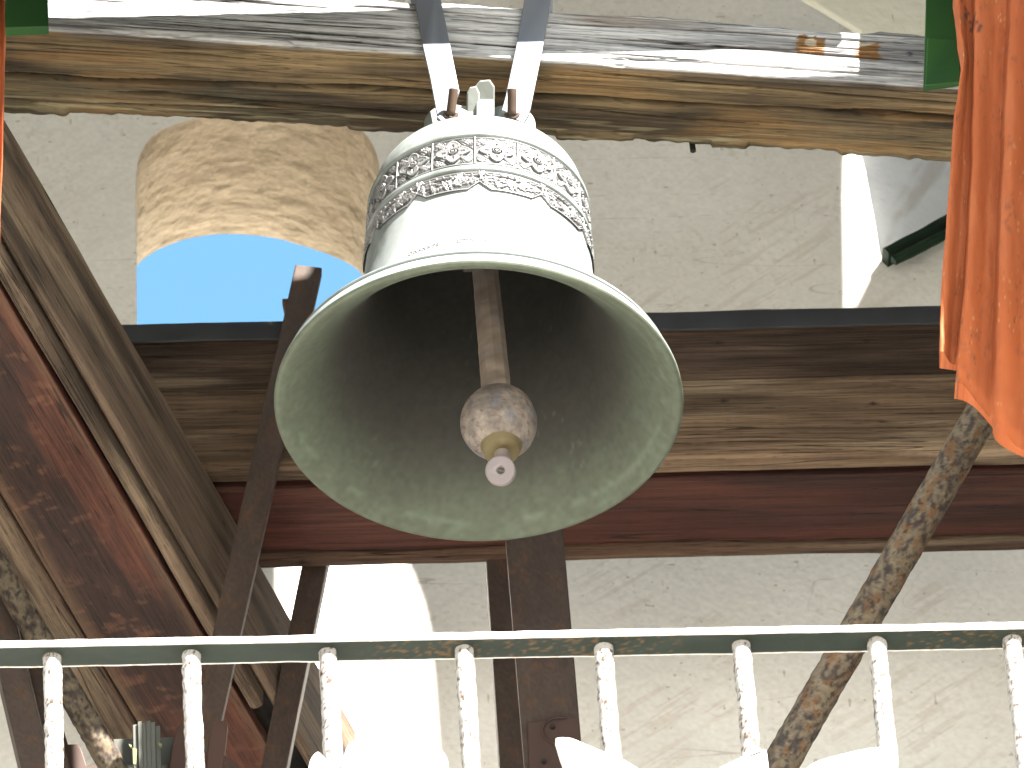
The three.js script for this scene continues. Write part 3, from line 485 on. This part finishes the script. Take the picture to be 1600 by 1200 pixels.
{
  const z = -0.84;
  const b1 = member('steel_brace', 'brown steel brace leaning from the cross beam top behind the bell lip', 'brace', at(482, 424, z), at(302, 1230, z), 0.056, 0.03);
  part('cleat', paint(plate([[441, 466], [462, 466], [458, 500], [447, 497]], z - 0.012, 0.02, 0.002), () => [0.10, 0.06, 0.042]), steelMat, b1);
  member('steel_brace', 'short brown steel brace under the cross beam left of the post', 'brace', at(500, 850, -1.25), at(424, 1230, -1.25), 0.052, 0.05);
  const ps = member('steel_post', 'upright brown steel post with bolted plate below the bell', 'post', at(828, 760, -0.8), at(868, 1235, -0.8), 0.118, 0.02);
  part('gusset', paint(plate([[824, 1128], [905, 1122], [912, 1230], [828, 1230]], -0.78, 0.008, 0.002), (x, y, z2) => mix([0.060, 0.037, 0.030], [0.044, 0.029, 0.024], fbm(x * 30, y * 30, 2, 3))), steelMat, ps);
  for (const [px, py] of [[863, 1136], [850, 1190], [893, 1188]]) part('bolt', new THREE.CylinderGeometry(0.0055, 0.0055, 0.008, 6).rotateX(Math.PI / 2).translate(...at(px, py, -0.777).toArray()), new THREE.MeshStandardMaterial({ color: 0x1a100d, roughness: 0.7 }), ps);
  const A = at(876, 1142, -0.777), arc = new THREE.TorusGeometry(0.036, 0.0025, 6, 30, 3.6).rotateZ(1.2).translate(A.x, A.y, A.z);
  part('weld_seam', arc, new THREE.MeshStandardMaterial({ color: 0x35221d, roughness: 0.8 }), ps);
  member('steel_post', 'narrow dark steel upright just behind the broad brown post', 'post', at(780, 850, -1.21), at(806, 1235, -1.21), 0.062, 0.05);
  member('steel_post', 'dark leaning steel upright at the far lower left', 'post', at(-8, 940, -0.62), at(62, 1235, -0.62), 0.058, 0.05);
  member('steel_brace', 'lighter brown steel strut beside the dark upright at far left', 'brace', at(28, 930, -0.66), at(102, 1235, -0.66), 0.034, 0.04);
  const pipeTone = (k, h, D) => (p) => { const a = p.dot(D), q = p.clone().addScaledVector(D, -a); const F = (f, g, o, n) => fbm(q.x * f + o, q.y * f + a * g, q.z * f + k - a * g, n);
    let c = mix([0.175, 0.138, 0.094], [0.060, 0.048, 0.042], step(0.42, 0.66, F(120, 38, 0, 5))); c = mix(c, [0.165, 0.088, 0.042], 0.8 * step(0.53, 0.66, F(90, 26, 9, 4)) * h); c = mix(c, [0.035, 0.026, 0.024], 0.8 * step(0.60, 0.72, F(140, 60, 3, 3))); return mul(c, (0.8 + 0.4 * N3(p.x * 230, p.y * 230, p.z * 230)) * (h < 0.5 ? 0.5 : 0.92)); };
  const P1 = thing('pipe_brace', 'mottled rusty pipe brace slanting down from the orange moulding', 'pipe', at(1560, 600, -0.2));
  part('pipe', rod(at(1562, 598, -0.2), at(1180, 1262, -0.2), 0.0345, { seg: 60, lres: 0.003, bump: 0.0022, color: pipeTone(1, 1, at(1180, 1262, -0.2).sub(at(1562, 598, -0.2)).normalize()) }), vc({ roughness: 0.85, bumpMap: pitTex, bumpScale: 0.001 }), P1);
  const P2 = thing('pipe_brace', 'grey pitted pipe brace crossing the lower left corner', 'pipe', at(-30, 830, -0.56));
  part('pipe', rod(at(-40, 822, -0.56), at(190, 1222, -0.56), 0.0255, { seg: 60, lres: 0.003, bump: 0.004, color: pipeTone(6, 0.2, at(190, 1222, -0.56).sub(at(-40, 822, -0.56)).normalize()) }), vc({ roughness: 0.9, bumpMap: pitTex, bumpScale: 0.002 }), P2);
  const grey = (x, y, z2) => mul(mix([0.085, 0.088, 0.078], [0.050, 0.053, 0.047], fbm(x * 90, y * 8, 3, 3)), 0.9 + 0.3 * fbm(x * 60, y * 60, 5, 2));
  const fp = thing('fluted_post', 'grey fluted post end with stepped top behind the railing', 'post', at(228, 1200, -0.6));
  for (const [x0, x1, top] of [[207, 215, 1132], [215, 222, 1127], [222, 228, 1129], [228, 235, 1126], [235, 242, 1128], [242, 250, 1134]]) part('flute', paint(plate([[x0, top], [x1, top - 1], [x1 + 3, 1240], [x0 + 3, 1240]], -0.6 + (x0 > 212 && x0 < 240 ? 0.008 : 0), 0.05, 0.002), grey), vc({ roughness: 0.8 }), fp);
  part('cross_plate', paint(plate([[176, 1154], [290, 1150], [282, 1188], [262, 1196], [180, 1196]], -0.66, 0.012, 0.003), (x, y) => mul(grey(x, y), 0.85)), vc({ roughness: 0.8 }), fp);
  for (const [q, w, c, d] of [[207, 1168, 214, 1196], [201, 1162, 206, 1168], [247, 1160, 253, 1168]]) part('paint_flake', plate([[q, w], [c, w + 2], [c - 1, d], [q + 1, d - 3]], -0.588, 0.004, 0), new THREE.MeshStandardMaterial({ color: 0x5c5c40, roughness: 0.9 }), fp);
  const brown = (x, y, z2) => mix([0.052, 0.030, 0.023], [0.036, 0.022, 0.018], fbm(x * 30, y * 30, 4, 3));
  const k1 = thing('iron_bracket', 'rounded brown iron bracket right of the grey post end', 'bracket', at(300, 1200, -0.65));
  part('side_plate', paint(plate([[258, 1240], [268, 1166], [276, 1134], [284, 1128], [293, 1127], [297, 1240]], -0.64, 0.02, 0.004), brown), steelMat, k1);
  part('side_plate', paint(plate([[318, 1240], [326, 1150], [331, 1128], [348, 1125], [356, 1131], [354, 1150], [345, 1240]], -0.64, 0.02, 0.004), (x, y) => mul(brown(x, y), 1.25)), steelMat, k1);
  part('hub', paint(new THREE.CylinderGeometry(0.085, 0.085, 0.05, 40).rotateX(Math.PI / 2).translate(...at(318, 1238, -0.67).toArray()), brown), steelMat, k1);
  const k2 = thing('iron_bracket', 'low stepped dark brown iron bracket behind the leftmost baluster', 'bracket', at(120, 1200, -0.7));
  part('side_plate', paint(plate([[40, 1245], [46, 1182], [50, 1166], [60, 1160], [100, 1140], [106, 1162], [122, 1162], [128, 1170], [136, 1195], [190, 1193], [190, 1245]], -0.7, 0.03, 0.003), brown), steelMat, k2);
}

// ---------------------------------------------------------------- green frame and orange fluted mouldings of the opening
{
  const z = 0.28, green = (x, y, z2) => mul(mix([0.028, 0.085, 0.02], [0.014, 0.045, 0.014], step(0.35, 0.7, fbm(x * 20, y * 4, 3, 4))), 0.85 + 0.3 * fbm(x * 160, y * 12, 2, 2));
  const gm = vc({ roughness: 0.5 });
  const fr = thing('window_shutter', 'green painted wooden shutter boards at both upper ends of the beam', 'shutter', at(1465, 130, z));
  const up = at(748, -100, z);
  const board = (x0, x1, yb0, yb1) => { const a = at(x0, yb0, z), b = at(x1, yb1, z); const s = new THREE.Shape([new THREE.Vector2(a.x, a.y), new THREE.Vector2(b.x, b.y), new THREE.Vector2(b.x, 1.42), new THREE.Vector2(a.x, 1.42)]); return new THREE.ExtrudeGeometry(s, { depth: 0.02, bevelEnabled: true, bevelSize: 0.002, bevelThickness: 0.002, bevelOffset: -0.002, bevelSegments: 2 }).translate(0, 0, z - 0.024); };
  part('stile', paint(plate([[1448, -330], [1447, 0], [1443, 131], [1552, 116], [1560, -330]], z, 0.022, 0.002), green), gm, fr);
  part('batten', paint(plate([[1449, 58], [1500, 62], [1500, 128], [1446, 133]], z + 0.012, 0.012, 0.003), green), gm, fr);
  part('stile', paint(board(-40, 76, 44, 40), green), gm, fr);
  const cy0 = at(680, 72, 0.094).y + 0.19, cy1 = at(680, 9, 0.094).y + 0.19;
  part('crossbar', paint(bx(at(78, 40, z).x, at(1442, 131, z).x, cy0, cy1, z - 0.02, z - 0.002), green), gm, fr);
  // unseen boards added above the view to block stray sun
  const yl = Math.max(at(0, -18, 0.5).y, at(1600, -18, 0.5).y), yo = Math.max(at(0, -18, 0.75).y, at(1600, -18, 0.75).y);
  part('added_sun_screen', paint(bx(-1.25, 0.02, yl, 1.29, 0.47, 0.495), green), gm, fr);
  part('added_sun_screen', paint(bx(-1.3, -0.01, yo, 1.5, 0.725, 0.75), green), gm, fr);
  part('added_sun_screen', paint(bx(0.78, 1.15, yl, 1.2, 0.47, 0.495), green), gm, fr);
}
function fluted(label, cols, yTop, bottom, z0, nu, flip, tone) {
  const t = thing('fluted_moulding', label, 'moulding', at(cols[0][0][0], 300, z0));
  const nv = 150, xAt = (k, y) => { const c = cols[k]; for (let i = 1; i < c.length; i++) if (y <= c[i][1] || i === c.length - 1) { const f = (y - c[i - 1][1]) / (c[i][1] - c[i - 1][1]); return c[i - 1][0] + (c[i][0] - c[i - 1][0]) * f; } };
  const n = cols.length - 1, row = [];
  const pt = (u, v, back) => {
    const k = Math.min(n - 1, Math.floor(u * n)), f = u * n - k, y = yTop + (bottom(k, f) - yTop) * v, x = xAt(k, y) + (xAt(k + 1, y) - xAt(k, y)) * f;
    const roll = Math.pow(Math.sin(Math.PI * clamp(f, 0.001, 0.999)), 0.55), sub = 0.006 * Math.exp(-(((f - 0.22) / 0.09) ** 2));
    const w = (fbm(x * 0.05, y * 0.02, 3, 4) - 0.5) * 0.005 + (fbm(x * 0.16, y * 0.14, 5, 3) - 0.5) * 0.0012;
    const p = at(x + (fbm(y * 0.03, k, 2, 3) - 0.5) * 3, y, z0); p.z += back ? -0.02 : 0.034 * (1 - step(0.04, 0.62, f)) + 0.034 * step(0.86, 1, f) + 0.006 * Math.sin(Math.PI * f) + w - 0.008 * step(0.97, 1, v);
    if (!back) { const q = at(x, y, z0); }
    return { p, c: tone(x, y, f, v), uv: [u * 0.2, y / 800] };
  };
  const NU = nu * n, g = grid(2 * NU + 2, nv, (i, j) => { const back = i > NU, u = back ? 1 - (i - NU - 1) / NU : i / NU; return pt(clamp(i === 2 * NU + 2 ? 0 : u), j / nv, back && i !== 2 * NU + 2); });
  const cap = grid(NU, 1, (i, j) => { const q = pt(i / NU, 1, j === 1); q.c = mul(q.c, 0.95); return q; });
  part('plaster_flutes', mergeGeometries([g, cap]), vc({ roughness: 0.75, side: THREE.DoubleSide, bumpMap: pitTex, bumpScale: 0.003 }), t);
  return t;
}
{
  const orange = (x, y, f, v) => {
    let c = mix([0.300, 0.080, 0.025], [0.250, 0.060, 0.018], fbm(x * 0.06, y * 0.015, 3, 4)); c = mix(c, [0.34, 0.105, 0.040], 0.45 * step(0.45, 0.75, fbm(x * 0.09, y * 0.012, 8, 3)));
    c = mix(c, [0.15, 0.05, 0.025], 0.6 * step(0.60, 0.74, fbm(x * 0.16, y * 0.09, 5, 5)) * step(0.45, 0.6, fbm(x * 0.03, y * 0.012, 14, 2)));
    const cr = Math.abs(fbm(x * 0.05, y * 0.035, 20, 3) - 0.5); c = mix(c, [0.09, 0.035, 0.02], 0.7 * step(0.008, 0.002, cr) * step(0.5, 0.6, fbm(x * 0.02, y * 0.02, 30, 2)));
    c = mix(c, [0.40, 0.24, 0.11], 0.6 * step(0.74, 0.84, fbm(x * 0.3, y * 0.25, 33, 2)) * step(0.5, 0.65, fbm(x * 0.05, y * 0.02, 40, 2)));
    const q = 1497 + (y - 0) * 0.5 + 4 * Math.sin(y * 0.35); if (y < 68 && y > -10) c = mix(c, [0.05, 0.025, 0.02], 0.85 * step(4, 1.5, Math.abs(x - q)));
    return c;
  };
  const bot = (k, f) => [564 + 4 * f, 612 + 48 * f * f + (f < 0.1 ? 0 : 0), 664 + 46 * Math.pow(f, 0.5), 712][k];
  fluted('orange painted fluted plaster moulding hanging at the right edge', [[[1492, -80], [1490, 0], [1503, 110], [1490, 200], [1481, 320], [1471, 450], [1468, 570]], [[1524, -80], [1523, 0], [1519, 260], [1509, 450], [1496, 570]], [[1583, -80], [1580, 0], [1570, 200], [1560, 450], [1553, 660]], [[1650, -80], [1648, 0], [1630, 400], [1620, 720]], [[1720, -80], [1700, 400], [1690, 720]]], -80, bot, 0.56, 40, false, orange);
  fluted('thin sliver of orange moulding at the left edge', [[[-70, -80], [-75, 0], [-80, 390]], [[-28, -80], [-30, 0], [-34, 390]], [[7, -80], [8, 60], [6, 175], [3, 260], [-1, 392]]], -80, (k, f) => 400 - 10 * f, 0.56, 30, true, (x, y, f, v) => orange(x + 1600, y, f, v));
}

// ---------------------------------------------------------------- railing in front
{
  const z = 0.62, P0 = at(-60, 1007, z), P1 = at(1660, 975, z), yb = (P0.y + P1.y) / 2;
  const rl = thing('balcony_railing', 'rusty white and green iron railing with leaf ornaments across the foreground', 'railing', V(0, yb, z));
  const railC = (t, p) => { let c = mix([0.017, 0.024, 0.019], [0.010, 0.014, 0.011], fbm(t * 12, p.s * 40, 3, 4)); c = mix(c, [0.09, 0.052, 0.022], 0.7 * step(0.60, 0.74, fbm(t * 130, p.s * 160, 5, 3)) * step(0.45, 0.62, fbm(t * 5, p.s * 6, 25, 2))); if (p.face === 0 || p.face === 3 || (p.face === 1 && p.edge && p.a === 1)) c = mix([0.55, 0.54, 0.52], [0.38, 0.28, 0.18], 0.6 * step(0.62, 0.74, fbm(t * 130, p.s * 130, 9, 3))); return c; };  // front and top coloured pale for the sunlight, over dark green paint
  part('top_rail', timber({ o: V(P0.x, yb + 0.008, z - 0.0295), X: P1.clone().sub(P0).setZ(0), Y: V(0, 1, 0), L: P1.x - P0.x, h: 0.017, w: 0.059, r: 0.003, res: 0.003, lres: 0.006, coarse: [], disp: (t, p) => (fbm(t * 25, p.s * 30, 3, 3) - 0.5) * 0.0028, color: railC }), vc({ roughness: 0.7, bumpMap: pitTex, bumpScale: 0.001 }), rl);
  const white = (p, n) => { let c = mix([0.34, 0.33, 0.31], [0.24, 0.22, 0.20], fbm(p.x * 40, p.y * 40, p.z * 40, 2)); return mix(c, [0.045, 0.024, 0.014], 0.95 * step(0.58, 0.66, fbm(p.x * 230, p.y * 150, p.z * 230, 4) + 0.06 * (N3(p.x * 9, p.y * 12, 3) - 0.5))); };
  const bm = vc({ roughness: 0.7, bumpMap: pitTex, bumpScale: 0.0015 });
  for (const px of [-136, 81, 298, 512, 725, 943, 1159, 1371, 1583]) { const p = at(px, 1012, z - 0.03), y = yb + (p.x - P0.x) / (P1.x - P0.x) * 0; part('baluster', rod(V(p.x, yb - 0.001, z - 0.033), V(p.x, -2.1, z - 0.033), 0.0172, { seg: 44, lres: 0.0035, bump: 0.0026, color: white, cap: false }), bm, rl); }
  const lf = (pts, dz, bv = 0.009) => { const g = plate(pts, z + dz, 0.026, bv, [], true); part('leaf_ornament', paint(g, (x, y, z2) => mix([0.62, 0.61, 0.58], [0.52, 0.50, 0.46], fbm(x * 30, y * 30, z2 * 30, 3))), vc({ roughness: 0.6 }), rl); };
  for (const m of rl.children.filter((c) => c.name === 'baluster')) { const b = m.geometry.boundingBox ?? (m.geometry.computeBoundingBox(), m.geometry.boundingBox), x = (b.min.x + b.max.x) / 2, w = new THREE.SphereGeometry(0.0188, 20, 10).scale(1, 0.16, 1).translate(x, yb - 0.0015, z - 0.033), p = w.attributes.position; for (let i = 0; i < p.count; i++) p.setX(i, p.getX(i) + 0.002 * (N3(p.getX(i) * 300, p.getZ(i) * 300, 5) - 0.5)); part('weld', paint(w, (X, Y, Z) => mix([0.10, 0.09, 0.08], [0.05, 0.03, 0.02], N3(X * 200, Y * 200, Z * 200))), bm, rl); }
  lf([[536, 1182], [544, 1160], [566, 1149], [590, 1146], [612, 1152], [618, 1194], [616, 1250], [560, 1250], [541, 1215]], 0.02);
  lf([[622, 1194], [612, 1152], [640, 1147], [668, 1154], [690, 1168], [700, 1188], [694, 1215], [676, 1250], [622, 1250]], 0.022);
  lf([[480, 1215], [484, 1188], [495, 1174], [505, 1180], [530, 1210], [530, 1250], [484, 1250]], 0.02, 0.004);
  lf([[868, 1152], [892, 1152], [930, 1168], [975, 1186], [1020, 1220], [1020, 1260], [930, 1250], [886, 1200]], 0.02, 0.004);
  lf([[1105, 1235], [1122, 1200], [1150, 1184], [1175, 1172], [1192, 1168], [1199, 1176], [1199, 1240], [1150, 1262]], 0.024);
  lf([[1402, 1163], [1399, 1180], [1380, 1200], [1340, 1240], [1290, 1262], [1240, 1240], [1265, 1195], [1320, 1176], [1365, 1167]], 0.02, 0.004);
}
renderer.render(scene, camera);
